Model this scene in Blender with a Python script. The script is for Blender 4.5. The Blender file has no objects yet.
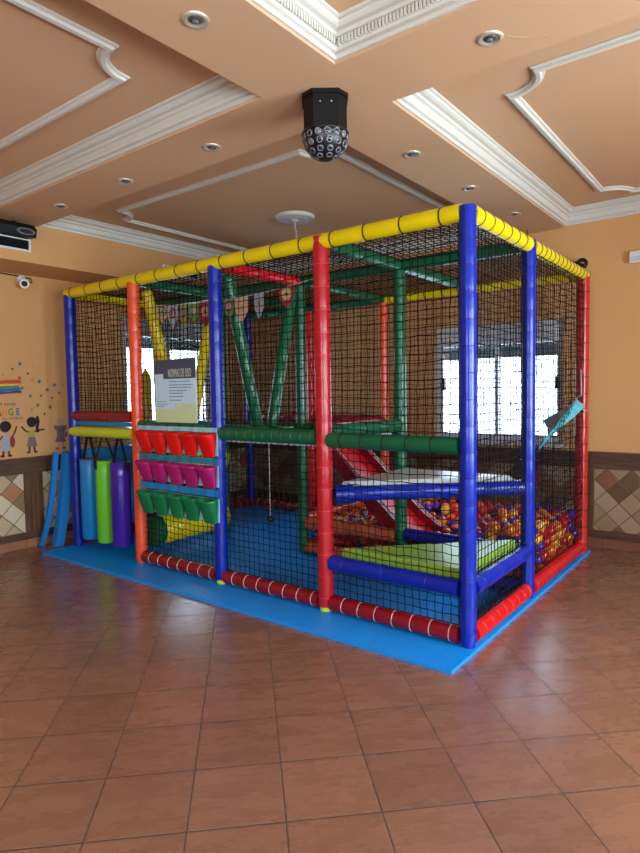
import bpy, math, random
from mathutils import Vector, Matrix
random.seed(7)
SC = bpy.context.scene
COL = SC.collection
PI = math.pi
V = Vector

# ------------------------------------------------------------------ materials
def lin(c):
    return tuple(((x/255)/12.92 if x/255 <= .04045 else ((x/255+.055)/1.055)**2.4) for x in c) + (1,)
def nodes(m):
    m.use_nodes = True
    nt = m.node_tree
    return nt, nt.nodes, nt.links, nt.nodes['Principled BSDF']
def mat(name, rgb, rough=.5, spec=.5, metal=0, noise=0, nscale=8, bump=0, bscale=40, emit=None, coat=0):
    m = bpy.data.materials.new(name)
    nt, N, L, b = nodes(m)
    b.inputs['Base Color'].default_value = lin(rgb)
    b.inputs['Roughness'].default_value = rough
    b.inputs['Specular IOR Level'].default_value = spec
    b.inputs['Metallic'].default_value = metal
    b.inputs['Coat Weight'].default_value = coat
    tc = N.new('ShaderNodeTexCoord')
    n = N.new('ShaderNodeTexNoise'); n.inputs['Scale'].default_value = nscale; n.inputs['Detail'].default_value = 4
    L.new(tc.outputs['Object'], n.inputs['Vector'])
    amt = noise or .05
    mx = N.new('ShaderNodeMix'); mx.data_type = 'RGBA'
    mx.inputs['A'].default_value = tuple(x*(1-amt) for x in lin(rgb)[:3])+(1,)
    mx.inputs['B'].default_value = tuple(min(1, x*(1+amt)) for x in lin(rgb)[:3])+(1,)
    L.new(n.outputs['Fac'], mx.inputs['Factor']); L.new(mx.outputs['Result'], b.inputs['Base Color'])
    if bump:
        n2 = N.new('ShaderNodeTexNoise'); n2.inputs['Scale'].default_value = bscale; n2.inputs['Detail'].default_value = 3
        L.new(tc.outputs['Object'], n2.inputs['Vector'])
        bp = N.new('ShaderNodeBump'); bp.inputs['Strength'].default_value = bump; bp.inputs['Distance'].default_value = .01
        L.new(n2.outputs['Fac'], bp.inputs['Height']); L.new(bp.outputs['Normal'], b.inputs['Normal'])
    return m
def tiles_mat(name, axes, angle, size, origin, ramp, grout, gw, rough, noise_amt, stretch=(1, 1, 1), bump=.3, ns=5., wob=.0):
    """square tiles: colour per tile from a ramp, mottled by noise, with grout lines"""
    m = bpy.data.materials.new(name); nt, N, L, b = nodes(m)
    tc = N.new('ShaderNodeTexCoord'); sx = N.new('ShaderNodeSeparateXYZ'); L.new(tc.outputs['Object'], sx.inputs[0])
    def math_(op, a, c=None):
        k = N.new('ShaderNodeMath'); k.operation = op
        for i, v in enumerate((a, c)):
            if v is None: continue
            if isinstance(v, (int, float)): k.inputs[i].default_value = v
            else: L.new(v, k.inputs[i])
        return k.outputs[0]
    a = math_('SUBTRACT', sx.outputs[axes[0]], origin[0]); c = math_('SUBTRACT', sx.outputs[axes[1]], origin[1])
    ca, sa = math.cos(angle)/size, math.sin(angle)/size
    u = math_('ADD', math_('MULTIPLY', a, ca), math_('MULTIPLY', c, sa))
    v = math_('SUBTRACT', math_('MULTIPLY', c, ca), math_('MULTIPLY', a, sa))
    cb = N.new('ShaderNodeCombineXYZ'); L.new(math_('FLOOR', u), cb.inputs[0]); L.new(math_('FLOOR', v), cb.inputs[1])
    wn = N.new('ShaderNodeTexWhiteNoise'); wn.noise_dimensions = '2D'; L.new(cb.outputs[0], wn.inputs['Vector'])
    cr = N.new('ShaderNodeValToRGB'); cr.color_ramp.interpolation = 'CONSTANT' if len(ramp) > 3 else 'LINEAR'
    e = cr.color_ramp.elements
    while len(e) < len(ramp): e.new(.5)
    for i, col in enumerate(ramp):
        e[i].position = i/len(ramp) if len(ramp) > 3 else i/(len(ramp)-1); e[i].color = lin(col)
    L.new(wn.outputs['Value'], cr.inputs[0])
    mp = N.new('ShaderNodeCombineXYZ'); off = math_('MULTIPLY', wn.outputs['Value'], 37.)
    L.new(math_('MULTIPLY', u, stretch[0]), mp.inputs[0]); L.new(math_('MULTIPLY', v, stretch[1]), mp.inputs[1]); L.new(off, mp.inputs[2])
    no = N.new('ShaderNodeTexNoise'); no.inputs['Scale'].default_value = ns; no.inputs['Detail'].default_value = 8; no.inputs['Roughness'].default_value = .68
    L.new(mp.outputs[0], no.inputs['Vector'])
    hs = N.new('ShaderNodeHueSaturation'); L.new(cr.outputs[0], hs.inputs['Color'])
    L.new(math_('ADD', math_('MULTIPLY', math_('SUBTRACT', no.outputs['Fac'], .5), noise_amt), 1.), hs.inputs['Value'])
    fu, fv = math_('FRACT', u), math_('FRACT', v)
    g = gw/size/2
    def edge(f): return math_('MINIMUM', f, math_('SUBTRACT', 1., f))
    d = math_('MINIMUM', edge(fu), edge(fv))
    mr = N.new('ShaderNodeMapRange'); L.new(d, mr.inputs[0])
    mr.inputs[1].default_value = g*.8; mr.inputs[2].default_value = g*1.3
    mx = N.new('ShaderNodeMix'); mx.data_type = 'RGBA'; L.new(mr.outputs[0], mx.inputs['Factor'])
    mx.inputs['A'].default_value = lin(grout); L.new(hs.outputs[0], mx.inputs['B']); L.new(mx.outputs['Result'], b.inputs['Base Color'])
    rr = math_('ADD', math_('MULTIPLY', no.outputs['Fac'], .25), rough-.12)
    mr2 = N.new('ShaderNodeMix'); L.new(mr.outputs[0], mr2.inputs[0]); mr2.inputs[2].default_value = .9; L.new(rr, mr2.inputs[3])
    L.new(mr2.outputs[0], b.inputs['Roughness'])
    b.inputs['Specular IOR Level'].default_value = .6
    bp = N.new('ShaderNodeBump'); bp.inputs['Strength'].default_value = bump; bp.inputs['Distance'].default_value = .004
    mrb = N.new('ShaderNodeMapRange'); L.new(d, mrb.inputs[0]); mrb.inputs[1].default_value = g*.5; mrb.inputs[2].default_value = g*2.4
    L.new(math_('ADD', mrb.outputs[0], math_('MULTIPLY', no.outputs['Fac'], .55)), bp.inputs['Height'])
    L.new(bp.outputs[0], b.inputs['Normal'])
    return m
def wood_mat(name, rgb, rgb2, axis='Z'):
    m = bpy.data.materials.new(name); nt, N, L, b = nodes(m)
    tc = N.new('ShaderNodeTexCoord'); mp = N.new('ShaderNodeMapping')
    mp.inputs['Scale'].default_value = {'Z': (30, 30, 2), 'X': (2, 30, 30), 'Y': (30, 2, 30)}[axis]
    L.new(tc.outputs['Object'], mp.inputs[0])
    n = N.new('ShaderNodeTexNoise'); n.inputs['Scale'].default_value = 2; n.inputs['Detail'].default_value = 6
    L.new(mp.outputs[0], n.inputs['Vector'])
    cr = N.new('ShaderNodeValToRGB'); cr.color_ramp.elements[0].position = .35; cr.color_ramp.elements[1].position = .65
    cr.color_ramp.elements[0].color = lin(rgb); cr.color_ramp.elements[1].color = lin(rgb2)
    L.new(n.outputs['Fac'], cr.inputs[0]); L.new(cr.outputs[0], b.inputs['Base Color'])
    b.inputs['Roughness'].default_value = .45
    return m
def glass_mat(name='window_glass', tint=(1, 1, 1, 1)):
    m = bpy.data.materials.new(name); m.use_nodes = True
    N, L = m.node_tree.nodes, m.node_tree.links; N.clear()
    o = N.new('ShaderNodeOutputMaterial'); mx = N.new('ShaderNodeMixShader'); t = N.new('ShaderNodeBsdfTransparent'); g = N.new('ShaderNodeBsdfGlossy')
    g.inputs['Roughness'].default_value = .02; t.inputs[0].default_value = tint; f = N.new('ShaderNodeFresnel'); f.inputs[0].default_value = 1.35
    L.new(f.outputs[0], mx.inputs[0]); L.new(t.outputs[0], mx.inputs[1]); L.new(g.outputs[0], mx.inputs[2]); L.new(mx.outputs[0], o.inputs[0])
    return m

M = {}
WALL = (214, 160, 104)
M['wall'] = mat('painted_wall', WALL, .75, .3, noise=.06, nscale=1.5, bump=.08, bscale=60)
M['ceil'] = mat('painted_ceiling', (212, 167, 128), .75, .3, noise=.05, nscale=.8)
M['white'] = mat('white_plaster', (212, 206, 194), .6, .3)
M['floor'] = tiles_mat('terracotta_tiles', ('X', 'Y'), math.radians(44.5), .3355, (-.182, -1.881),
                       [(134, 90, 70), (140, 95, 73), (146, 99, 76)], (52, 42, 38), .0046, .27, .75, (.5, 1.6, 1), .35, 2.6)
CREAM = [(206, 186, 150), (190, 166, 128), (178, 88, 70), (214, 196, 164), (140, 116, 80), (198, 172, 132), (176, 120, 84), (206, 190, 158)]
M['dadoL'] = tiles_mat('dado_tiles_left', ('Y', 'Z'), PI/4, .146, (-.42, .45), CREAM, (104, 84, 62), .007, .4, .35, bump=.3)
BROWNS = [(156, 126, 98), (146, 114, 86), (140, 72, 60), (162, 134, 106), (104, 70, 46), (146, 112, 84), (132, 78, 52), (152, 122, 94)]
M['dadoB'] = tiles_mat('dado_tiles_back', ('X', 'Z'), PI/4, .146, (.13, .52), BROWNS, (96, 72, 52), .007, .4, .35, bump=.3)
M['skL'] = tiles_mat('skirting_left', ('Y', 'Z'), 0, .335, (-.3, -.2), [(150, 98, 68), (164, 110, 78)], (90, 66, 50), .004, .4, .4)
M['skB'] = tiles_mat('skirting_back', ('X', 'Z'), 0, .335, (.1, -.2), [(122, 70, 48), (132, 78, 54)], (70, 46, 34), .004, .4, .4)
M['woodZ'] = wood_mat('dado_wood_upright', (78, 50, 30), (116, 80, 50), 'Z')
M['woodX'] = wood_mat('dado_wood_rail_x', (70, 42, 26), (98, 62, 40), 'X')
M['woodY'] = wood_mat('dado_wood_rail_y', (70, 44, 28), (98, 66, 44), 'Y')
def vinyl(n, c, rough=.28): return mat(n, c, rough, .5, noise=.04, nscale=3, bump=.12, bscale=22)
M['blue'] = vinyl('blue_vinyl', (0, 34, 152)); M['navy'] = vinyl('navy_vinyl', (12, 24, 120))
M['red'] = vinyl('red_vinyl', (214, 20, 22)); M['salmon'] = vinyl('salmon_red_vinyl', (198, 44, 34)); M['shaded_red'] = vinyl('shaded_post_red_vinyl', (178, 22, 32)); M['dred'] = vinyl('dark_and_shaded_red_vinyl', (140, 10, 26)); M['orange'] = vinyl('orange_vinyl', (232, 82, 44))  # post red is a shaded copy; dark red also holds the front rail's shade
M['yellow'] = vinyl('yellow_vinyl', (236, 208, 10)); M['green'] = vinyl('green_vinyl', (8, 92, 56)); M['lime'] = vinyl('lime_vinyl', (148, 184, 66), .3)
M['limey'] = vinyl('lemon_vinyl', (206, 222, 40)); M['grey'] = vinyl('grey_vinyl', (176, 176, 170), .3); M['olive'] = vinyl('olive_vinyl', (176, 150, 24))
M['brown'] = vinyl('brown_vinyl', (190, 84, 50)); M['sky'] = vinyl('sky_vinyl', (20, 130, 196), .35); M['skyd'] = vinyl('sky_dark_vinyl', (14, 84, 150), .35)
M['bgreen'] = vinyl('bright_green_vinyl', (110, 200, 50), .35); M['purple'] = vinyl('purple_vinyl', (64, 30, 150), .22); M['plum'] = vinyl('plum_vinyl', (74, 24, 92), .25)
M['slide'] = vinyl('slide_red', (216, 22, 34), .42); M['slidelip'] = vinyl('slide_lip_red', (220, 60, 66), .3)
M['net'] = mat('black_net_cord', (14, 13, 14), .8, .2)
M['tie'] = mat('white_lacing', (206, 186, 180), .5); M['btie'] = mat('black_strap', (16, 15, 16), .6)
M['mat'] = mat('blue_foam_mat', (10, 148, 240), .38, .5, noise=.05, nscale=4, bump=.5, bscale=70)
M['foam'] = mat('blue_foam_strip', (28, 124, 198), .6, .3, bump=.4, bscale=80)
M['black'] = mat('black_plastic', (14, 14, 15), .35); M['mblack'] = mat('black_matte_metal', (9, 9, 9), .5, .3)
M['chrome'] = mat('brushed_chrome', (214, 202, 180), .35, .5, .5); M['lamp'] = mat('dark_lamp_glass', (70, 62, 56), .1, .8)
M['lens'] = mat('grey_lens', (112, 114, 120), .12, .8); M['lensd'] = mat('dark_lens', (40, 42, 48), .08, .9)
M['wplast'] = mat('white_plastic', (224, 222, 216), .4); M['shut'] = mat('grey_shutter', (150, 154, 148), .5)
_m = M['shut']; _nt = _m.node_tree; _t = _nt.nodes.new('ShaderNodeBsdfTranslucent'); _t.inputs[0].default_value = (.8, .86, .82, 1); _x = _nt.nodes.new('ShaderNodeMixShader'); _x.inputs[0].default_value = .10
_nt.links.new(_nt.nodes['Principled BSDF'].outputs[0], _x.inputs[1]); _nt.links.new(_t.outputs[0], _x.inputs[2]); _nt.links.new(_x.outputs[0], _nt.nodes['Material Output'].inputs[0])
M['pvc'] = mat('white_window_frame', (214, 216, 220), .35); M['wire'] = mat('dark_wire', (40, 30, 26), .6)
M['glass'] = glass_mat(); M['dimglass'] = glass_mat('dimmed_window_glass', (.53, .55, .59, 1))  # second glass has a tint added to dim the daylight behind it
M['pred'] = mat('red_pocket', (226, 16, 12), .45, .4); M['pmag'] = mat('magenta_pocket', (172, 24, 106), .45, .4); M['pgrn'] = mat('green_pocket', (10, 118, 66), .45, .4)
M['teal'] = mat('teal_fabric', (40, 128, 150), .5); M['paleblue'] = mat('pale_blue_plastic', (150, 206, 218), .25, .6, noise=.25, nscale=30)
M['tealsheet'] = mat('turquoise_sheet', (84, 190, 206), .2, .7, noise=.35, nscale=14, bump=.5, bscale=12)
M['tealback'] = mat('dark_teal_sheet', (10, 40, 50), .4, .5)
M['slate'] = mat('slate_print', (64, 76, 98), .5); M['paper'] = mat('pale_blue_print', (198, 230, 254), .4); M['sage'] = mat('sage_print', (206, 224, 176), .4)
M['ink'] = mat('grey_ink', (112, 124, 140), .6); M['inkl'] = mat('light_ink', (198, 200, 180), .6); M['pinkink'] = mat('rose_ink', (188, 150, 166), .6)
for n, c in dict(d_red=(206, 76, 58), d_or=(222, 140, 60), d_ye=(222, 196, 80), d_gr=(96, 140, 76), d_bl=(64, 110, 158), d_pu=(96, 66, 116), d_br=(112, 62, 44),
                 d_dk=(44, 36, 40), d_sk=(92, 56, 44), d_gy=(118, 108, 112), d_lg=(160, 166, 180), d_ol=(166, 162, 84), d_rd=(150, 52, 58), d_mau=(122, 92, 104), d_tan=(196, 150, 120)).items():
    M[n] = mat('sticker_'+n[2:], c, .6, .2)

_b = M['floor'].node_tree.nodes['Principled BSDF']; _b.inputs['Specular IOR Level'].default_value = .8; _b.inputs['Coat Weight'].default_value = .3; _b.inputs['Coat Roughness'].default_value = .24
# ------------------------------------------------------------------ mesh builder
class MB:
    def __init__(s): s.v = []; s.f = []; s.m = []; s.s = []
    def add(s, vs, fs, mi=0, smooth=False):
        o = len(s.v); s.v += [tuple(p) for p in vs]
        for f in fs: s.f.append(tuple(o+i for i in f)); s.m.append(mi); s.s.append(smooth)
    def box(s, a, b, mi=0, M4=None):
        x0, y0, z0 = a; x1, y1, z1 = b
        vs = [V(p) for p in ((x0,y0,z0),(x1,y0,z0),(x1,y1,z0),(x0,y1,z0),(x0,y0,z1),(x1,y0,z1),(x1,y1,z1),(x0,y1,z1))]
        if M4: vs = [M4 @ p for p in vs]
        s.add(vs, [(0,3,2,1),(4,5,6,7),(0,1,5,4),(1,2,6,5),(2,3,7,6),(3,0,4,7)], mi)
    def prism(s, poly, d, mi=0):
        """closed 3-D polygon swept by vector d"""
        n = len(poly); d = V(d)
        s.add([V(p) for p in poly]+[V(p)+d for p in poly], [tuple(range(n-1, -1, -1)), tuple(range(n, 2*n))]+[(i, (i+1) % n, n+(i+1) % n, n+i) for i in range(n)], mi)
    def loft(s, rings, mi=0, smooth=True, cap=True, closed=False):
        n = len(rings[0]); vs = [p for r in rings for p in r]; fs = []
        for k in range(len(rings)-1+(1 if closed else 0)):
            a, b = k*n, ((k+1) % len(rings))*n
            for i in range(n):
                j = (i+1) % n; fs.append((a+i, a+j, b+j, b+i))
        s.add(vs, fs, mi, smooth)
        if cap and not closed:
            s.add(rings[0], [tuple(range(n-1, -1, -1))], mi); s.add(rings[-1], [tuple(range(n))], mi)
    def tube(s, p0, p1, r, seg=14, mi=0, ties=None, tie_mi=1, tie_w=.006, round_end=.0, pinch=.93):
        p0, p1 = V(p0), V(p1); d = p1-p0; Ln = d.length; d.normalize()
        a = d.orthogonal().normalized(); b = d.cross(a)
        prof = []
        if round_end:
            for k in range(4): t = k/4*PI/2; prof.append((round_end*(1-math.cos(t)) if False else round_end*(1-math.cos(t))*0+round_end*(k/4), r*math.sqrt(max(.15, 1-(1-k/4)**2))))
        else: prof.append((0, r))
        if ties:
            for t in ties:
                if .02 < t < Ln-.02: prof += [(t-.018, r), (t, r*pinch), (t+.018, r)]
        if round_end:
            for k in range(3, -1, -1): prof.append((Ln-round_end*(k/4), r*math.sqrt(max(.15, 1-(1-k/4)**2))))
        else: prof.append((Ln, r))
        ring = lambda t, rr: [p0+d*t+(a*math.cos(2*PI*i/seg)+b*math.sin(2*PI*i/seg))*rr for i in range(seg)]
        s.loft([ring(t, rr) for t, rr in prof], mi)
        if ties:
            for t in ties:
                if .02 < t < Ln-.02:
                    q = r*pinch+.003
                    s.loft([ring(t-tie_w/2, q-.002), ring(t-tie_w/2, q+.001), ring(t+tie_w/2, q+.001), ring(t+tie_w/2, q-.002)], tie_mi, cap=False)
    def path(s, pts, r, seg=6, mi=0):
        pts = [V(p) for p in pts]; rings = []
        for i, p in enumerate(pts):
            d = (pts[min(i+1, len(pts)-1)]-pts[max(i-1, 0)]).normalized()
            a = d.cross(V((.13, .31, .94))).normalized(); b = d.cross(a)
            rings.append([p+(a*math.cos(2*PI*k/seg)+b*math.sin(2*PI*k/seg))*r for k in range(seg)])
        s.loft(rings, mi)
    def lathe(s, prof, seg=24, at=(0, 0, 0), mi=0, axis=None, smooth=True):
        R = V((0, 0, 1)).rotation_difference(V(axis)).to_matrix() if axis else Matrix.Identity(3)
        rings = [[V(at)+R @ V((r*math.cos(2*PI*i/seg), r*math.sin(2*PI*i/seg), z)) for i in range(seg)] for r, z in prof]
        s.loft(rings, mi, smooth)
    def build(s, name, mats, parent=None, **kw):
        me = bpy.data.meshes.new(name); me.from_pydata(s.v, [], s.f)
        for m in (mats if isinstance(mats, (list, tuple)) else [mats]): me.materials.append(M[m] if isinstance(m, str) else m)
        me.polygons.foreach_set('material_index', s.m); me.polygons.foreach_set('use_smooth', s.s); me.update()
        o = bpy.data.objects.new(name, me); COL.objects.link(o)
        if parent:
            o.parent = parent
            p = parent; off = V((0, 0, 0))
            while p: off += p.location; p = p.parent
            me.transform(Matrix.Translation(-off))
        for k, v in kw.items(): o[k] = v
        return o
def thing(name, label, cat, loc=(0, 0, 0), group=None):
    o = bpy.data.objects.new(name, None); COL.objects.link(o); o.location = loc; o.empty_display_size = .1
    o['label'] = label; o['category'] = cat
    if group: o['group'] = group
    return o
def tag(o, label, cat, group=None, kind=None):
    o['label'] = label; o['category'] = cat
    if group: o['group'] = group
    if kind: o['kind'] = kind
    return o
def struct(mb, name, mats, parent=None, **kw):
    o = mb.build(name, mats, parent)
    if parent is None: o['kind'] = 'structure'
    for k, v in kw.items(): o[k] = v
    return o

# ------------------------------------------------------------------ room
XL, XR, YB, YF, ZC, ZT = -4.42, 3.3, 2.776, -6.2, 2.952, 3.10
mb = MB(); mb.box((XL-.3, YF-.3, -.15), (XR+.3, YB+.3, 0)); tag(struct(mb, 'floor', 'floor'), 'brown terracotta tiled floor laid diagonally', 'floor')
def wall(name, axis, pos, out, u0, u1, holes, label):
    us = sorted({u0, u1, *[h[0] for h in holes], *[h[1] for h in holes]}); zs = sorted({0, ZT+.1, *[h[2] for h in holes], *[h[3] for h in holes]})
    mb = MB()
    for a, b in zip(us, us[1:]):
        for c, d in zip(zs, zs[1:]):
            if any(h[0] <= a and b <= h[1] and h[2] <= c and d <= h[3] for h in holes): continue
            lo, hi = sorted((pos, pos+out*.22))
            if axis == 'x': mb.box((lo, a, c), (hi, b, d))
            else: mb.box((a, lo, c), (b, hi, d))
    tag(struct(mb, name, 'wall'), label, 'wall')
WB = (-1.60, -.26, .93, 2.12); WL = (.86, 2.20, .93, 2.34)
WR = [(-5.4, -3.9, .9, 2.3), (-3.1, -1.5, .9, 2.3), (-.9, 1.0, .7, 2.4)]; WF = [(.9, 2.6, .9, 2.3)]
wall('wall_back', 'y', YB, 1, XL-.22, XR+.22, [WB], 'tan painted wall with the window behind the play frame')
wall('wall_left', 'x', XL, -1, YF, YB, [WL], 'tan painted wall with rainbow stickers')
wall('wall_right', 'x', XR, 1, YF, YB, WR, 'tan painted wall with windows beside the camera')
wall('wall_front', 'y', YF, -1, XL-.22, XR+.22, WF, 'tan painted wall behind the camera')
# bulkhead along the left wall
XF, ZB = -3.85, 2.63
mb = MB(); mb.box((XL, YF, ZB), (XF, YB, ZT)); tag(struct(mb, 'wall_bulkhead', 'wall'), 'tan boxed bulkhead running along the top of the left wall', 'bulkhead')
# coffered ceiling
COF = {'L': (XF, -.738, -3.5, -.82), 'C': (-.27, 2.75, -3.5, -.838), 'R': (-.25, 2.75, -.369, YB), 'F': (XF, -.738, -.369, YB), 'N': (XF, -.738, YF, -3.97), 'M': (-.27, 2.75, YF, -3.97)}
mb = MB()
xs = sorted({XF, XR, *[c[i] for c in COF.values() for i in (0, 1)]}); ys = sorted({YF, YB, *[c[i] for c in COF.values() for i in (2, 3)]})
for a, b in zip(xs, xs[1:]):
    for c, d in zip(ys, ys[1:]):
        if any(h[0] <= a and b <= h[1] and h[2] <= c and d <= h[3] for h in COF.values()): continue
        mb.box((a, c, ZC), (b, d, ZT))
mb.box((XL-.2, YF-.2, ZT), (XR+.2, YB+.2, ZT+.1))
tag(struct(mb, 'ceiling', 'ceil'), 'peach coffered ceiling with dropped beams', 'ceiling')
PROF = [(0, ZC+.012), (.014, ZC+.012), (.016, ZC+.026), (.008, ZC+.030), (.008, ZC+.036), (.026, ZC+.040), (.030, ZC+.048), (.030, ZC+.084), (.046, ZC+.088), (.048, ZC+.096), (.040, ZC+.100), (.042, ZC+.108), (.064, ZC+.112), (.076, ZC+.120), (.080, ZC+.130), (.072, ZC+.134), (.088, ZC+.140), (.09, ZT)]
nt_ = 0
for k, (x0, x1, y0, y1) in COF.items():
    mb = MB()
    mb.loft([[V((x0+d, y0+d, z)), V((x1-d, y0+d, z)), V((x1-d, y1-d, z)), V((x0+d, y1-d, z))] for d, z in PROF], 0, False, False)
    if k == 'C':                                   # dentil band
        n = int((x1-x0)/.018)
        for i in range(n):
            x = x0+.05+i*(x1-x0-.1)/n; mb.box((x, y1-.044, ZC+.052), (x+.009, y1-.030, ZC+.082))
        n = int((y1-y0)/.018)
        for i in range(n):
            y = y0+.05+i*(y1-y0-.1)/n; mb.box((x0+.030, y, ZC+.052), (x0+.044, y+.009, ZC+.082))
    nt_ += 1; struct(mb, 'trim_%d' % nt_, 'white')
def panel(x0, x1, y0, y1, r=.2, tabl=.05):
    """moulding with concave quarter-circle corners"""
    pts = []
    for cx, cy, a0 in ((x0, y0, 90), (x1, y0, 180), (x1, y1, 270), (x0, y1, 0)):
        arc = [V((cx+r*math.cos(math.radians(a0-t)), cy+r*math.sin(math.radians(a0-t)), 0)) for t in range(0, 91, 10)]
        u = V((math.cos(math.radians(a0)), math.sin(math.radians(a0)), 0)); w = V((math.cos(math.radians(a0-90)), math.sin(math.radians(a0-90)), 0))
        # small shoulders at either end of the arc
        pts += [arc[0]+u*tabl, arc[0]+u*tabl+w*tabl*.0] + [p+(u+w)*0 for p in arc] + [arc[-1]+w*tabl]
    q = []
    for p in pts:
        if not q or (p-q[-1]).length > 1e-4: q.append(p)
    n = len(q); mb = MB(); rings = []
    for i, p in enumerate(q):
        d1 = (p-q[i-1]).normalized(); d2 = (q[(i+1) % n]-p).normalized(); n1 = V((-d1.y, d1.x, 0)); n2 = V((-d2.y, d2.x, 0))
        nn = (n1+n2); nn = nn.normalized() if nn.length > .05 else n1; sc = min(1.35, 1/max(.4, nn.dot(n2)))
        rings.append([p+nn*o*sc+V((0, 0, ZT-h)) for o, h in ((-.032, 0), (-.032, .008), (-.018, .012), (-.013, .024), (.008, .026), (.014, .014), (.028, .010), (.03, 0))])
    mb.loft(rings, 0, False, False, True)
    global nt_; nt_ += 1; struct(mb, 'trim_%d' % nt_, 'white')
panel(-3.45, -1.15, -3.1, -1.21); panel(.15, 2.35, .06, 2.50); panel(-3.5, -1.06, .11, 2.45); panel(.15, 2.35, -3.1, -1.25)
# dado on left and back walls
def dado(side):
    o = []
    L_ = side == 'left'
    def bx(mb, u0, u1, z0, z1, t):
        if L_: mb.box((XL, u0, z0), (XL+t, u1, z1))
        else: mb.box((u0, YB-t, z0), (u1, YB, z1))
    u0, u1 = (YF, YB) if L_ else (XL+.06, XR)
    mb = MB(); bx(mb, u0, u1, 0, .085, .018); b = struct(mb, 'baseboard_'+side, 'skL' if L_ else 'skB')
    global nt_
    mb = MB(); bx(mb, u0, u1, .085, .155, .03); bx(mb, u0, u1, .735, .845, .03); bx(mb, u0, u1, .845, .88, .05); bx(mb, u0, u1, .725, .74, .036)
    nt_ += 1; struct(mb, 'trim_%d' % nt_, 'woodY' if L_ else 'woodX')
    mb = MB()
    st = [(-.31, -.13), (-2.1, -1.92), (-3.9, -3.72), (1.5, 1.68)] if L_ else [(-.07, .025), (1.7, 1.8), (-1.8, -1.7), (-3.2, -3.1)]
    for a, b in st:
        bx(mb, a, b, .155, .735, .034)
        for k in range(4): bx(mb, a+(b-a)*(k+.15)/4, a+(b-a)*(k+.8)/4, .165, .725, .042)
    nt_ += 1; struct(mb, 'trim_%d' % nt_, 'woodZ')
    mb = MB(); bx(mb, u0, u1, .155, .735, .012)
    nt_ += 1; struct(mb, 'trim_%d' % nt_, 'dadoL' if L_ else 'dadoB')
dado('left'); dado('back')
# windows
def window(idx, axis, pos, out, u0, u1, z0, z1, shutter=0, n=2, label=None, handles=()):
    def bx(mb, a, b, c, d, lo, hi, mi=0):
        l, h = sorted((pos+out*lo, pos+out*hi))
        if axis == 'x': mb.box((l, a, c), (h, b, d), mi)
        else: mb.box((a, l, c), (b, h, d), mi)
    fw = .045
    mb = MB()
    for a, b, c, d in ((u0, u0+fw, z0, z1), (u1-fw, u1, z0, z1), (u0+fw, u1-fw, z0, z0+fw), (u0+fw, u1-fw, z1-fw, z1)): bx(mb, a, b, c, d, .05, .12)
    if shutter: bx(mb, u0+fw, u1-fw, z1-.20, z1-fw, .02, .12)
    fr = struct(mb, 'window_%d' % idx, 'pvc')
    if label: tag(fr, label, 'window')
    iu0, iu1 = u0+fw, u1-fw; w = (iu1-iu0)/n
    for i in range(n):
        a, b = iu0+i*w-(.016 if i else 0), iu0+(i+1)*w+(.016 if i < n-1 else 0); s = .032; o_ = .055+.03*(i % 2)
        mb = MB()
        for q in ((a, a+s, z0+fw, z1-fw), (b-s, b, z0+fw, z1-fw), (a+s, b-s, z0+fw, z0+fw+s), (a+s, b-s, z1-fw-s, z1-fw)): bx(mb, *q, o_, o_+.028)
        sa = mb.build('sash', 'pvc', fr)
        mb = MB(); bx(mb, a+s, b-s, z0+fw+s, z1-fw-s, o_+.012, o_+.016); mb.build('pane', 'dimglass' if idx < 3 else 'glass', sa)
    for hu, hz in handles:
        mb = MB(); bx(mb, hu-.012, hu+.012, hz-.06, hz+.06, .02, .055); mb.build('handle', 'black', fr)
    if shutter:
        mb = MB(); k = int(shutter/.045)
        for i in range(k):
            z = z1-.2-i*.045; bx(mb, iu0, iu1, z-.041, z, .135, .147); bx(mb, iu0, iu1, z-.045, z-.041, .139, .144)
        mb.build('roller_shutter', 'shut', fr)
    mb = MB(); bx(mb, u0-.04, u1+.04, z0-.03, z0, -.03, .2); mb.build('window_sill', 'white', fr)
window(1, 'y', YB, 1, *WB, shutter=.17, label='white sliding window with half lowered grey shutter behind the ball pit', handles=((-1.50, 1.52), (-.33, 1.52)))
window(2, 'x', XL, -1, *WL, shutter=.17, label='bright white window in the wall behind the rules sign')
wi = 3
for h in WR: window(wi, 'x', XR, 1, *h); wi += 1
for h in WF: window(wi, 'y', YF, -1, *h); wi += 1
def portal(name, loc, rot, sx, sy):
    l = bpy.data.lights.new(name, 'AREA'); l.shape = 'RECTANGLE'; l.size = sx; l.size_y = sy; l.cycles.is_portal = True
    o = bpy.data.objects.new(name, l); COL.objects.link(o); o.location = loc; o.rotation_euler = rot
def mid(h): return (h[0]+h[1])/2, (h[2]+h[3])/2, h[1]-h[0], h[3]-h[2]
m_ = mid(WB); portal('daylight_portal', (m_[0], YB+.21, m_[1]), (-PI/2, 0, 0), m_[2], m_[3])
m_ = mid(WL); portal('daylight_portal', (XL-.21, m_[0], m_[1]), (0, -PI/2, 0), m_[3], m_[2])
for h in WR: m_ = mid(h); portal('daylight_portal', (XR+.21, m_[0], m_[1]), (0, PI/2, 0), m_[3], m_[2])
for h in WF: m_ = mid(h); portal('daylight_portal', (m_[0], YF-.21, m_[1]), (PI/2, 0, 0), m_[2], m_[3])

# ------------------------------------------------------------------ play mat
mb = MB(); mb.box((-4.055, -.335, 0), (.055, 2.52, .02))
tag(mb.build('play_mat', 'mat'), 'bright blue foam mat lying under the whole play frame', 'mat')
MZ = .02

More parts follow.
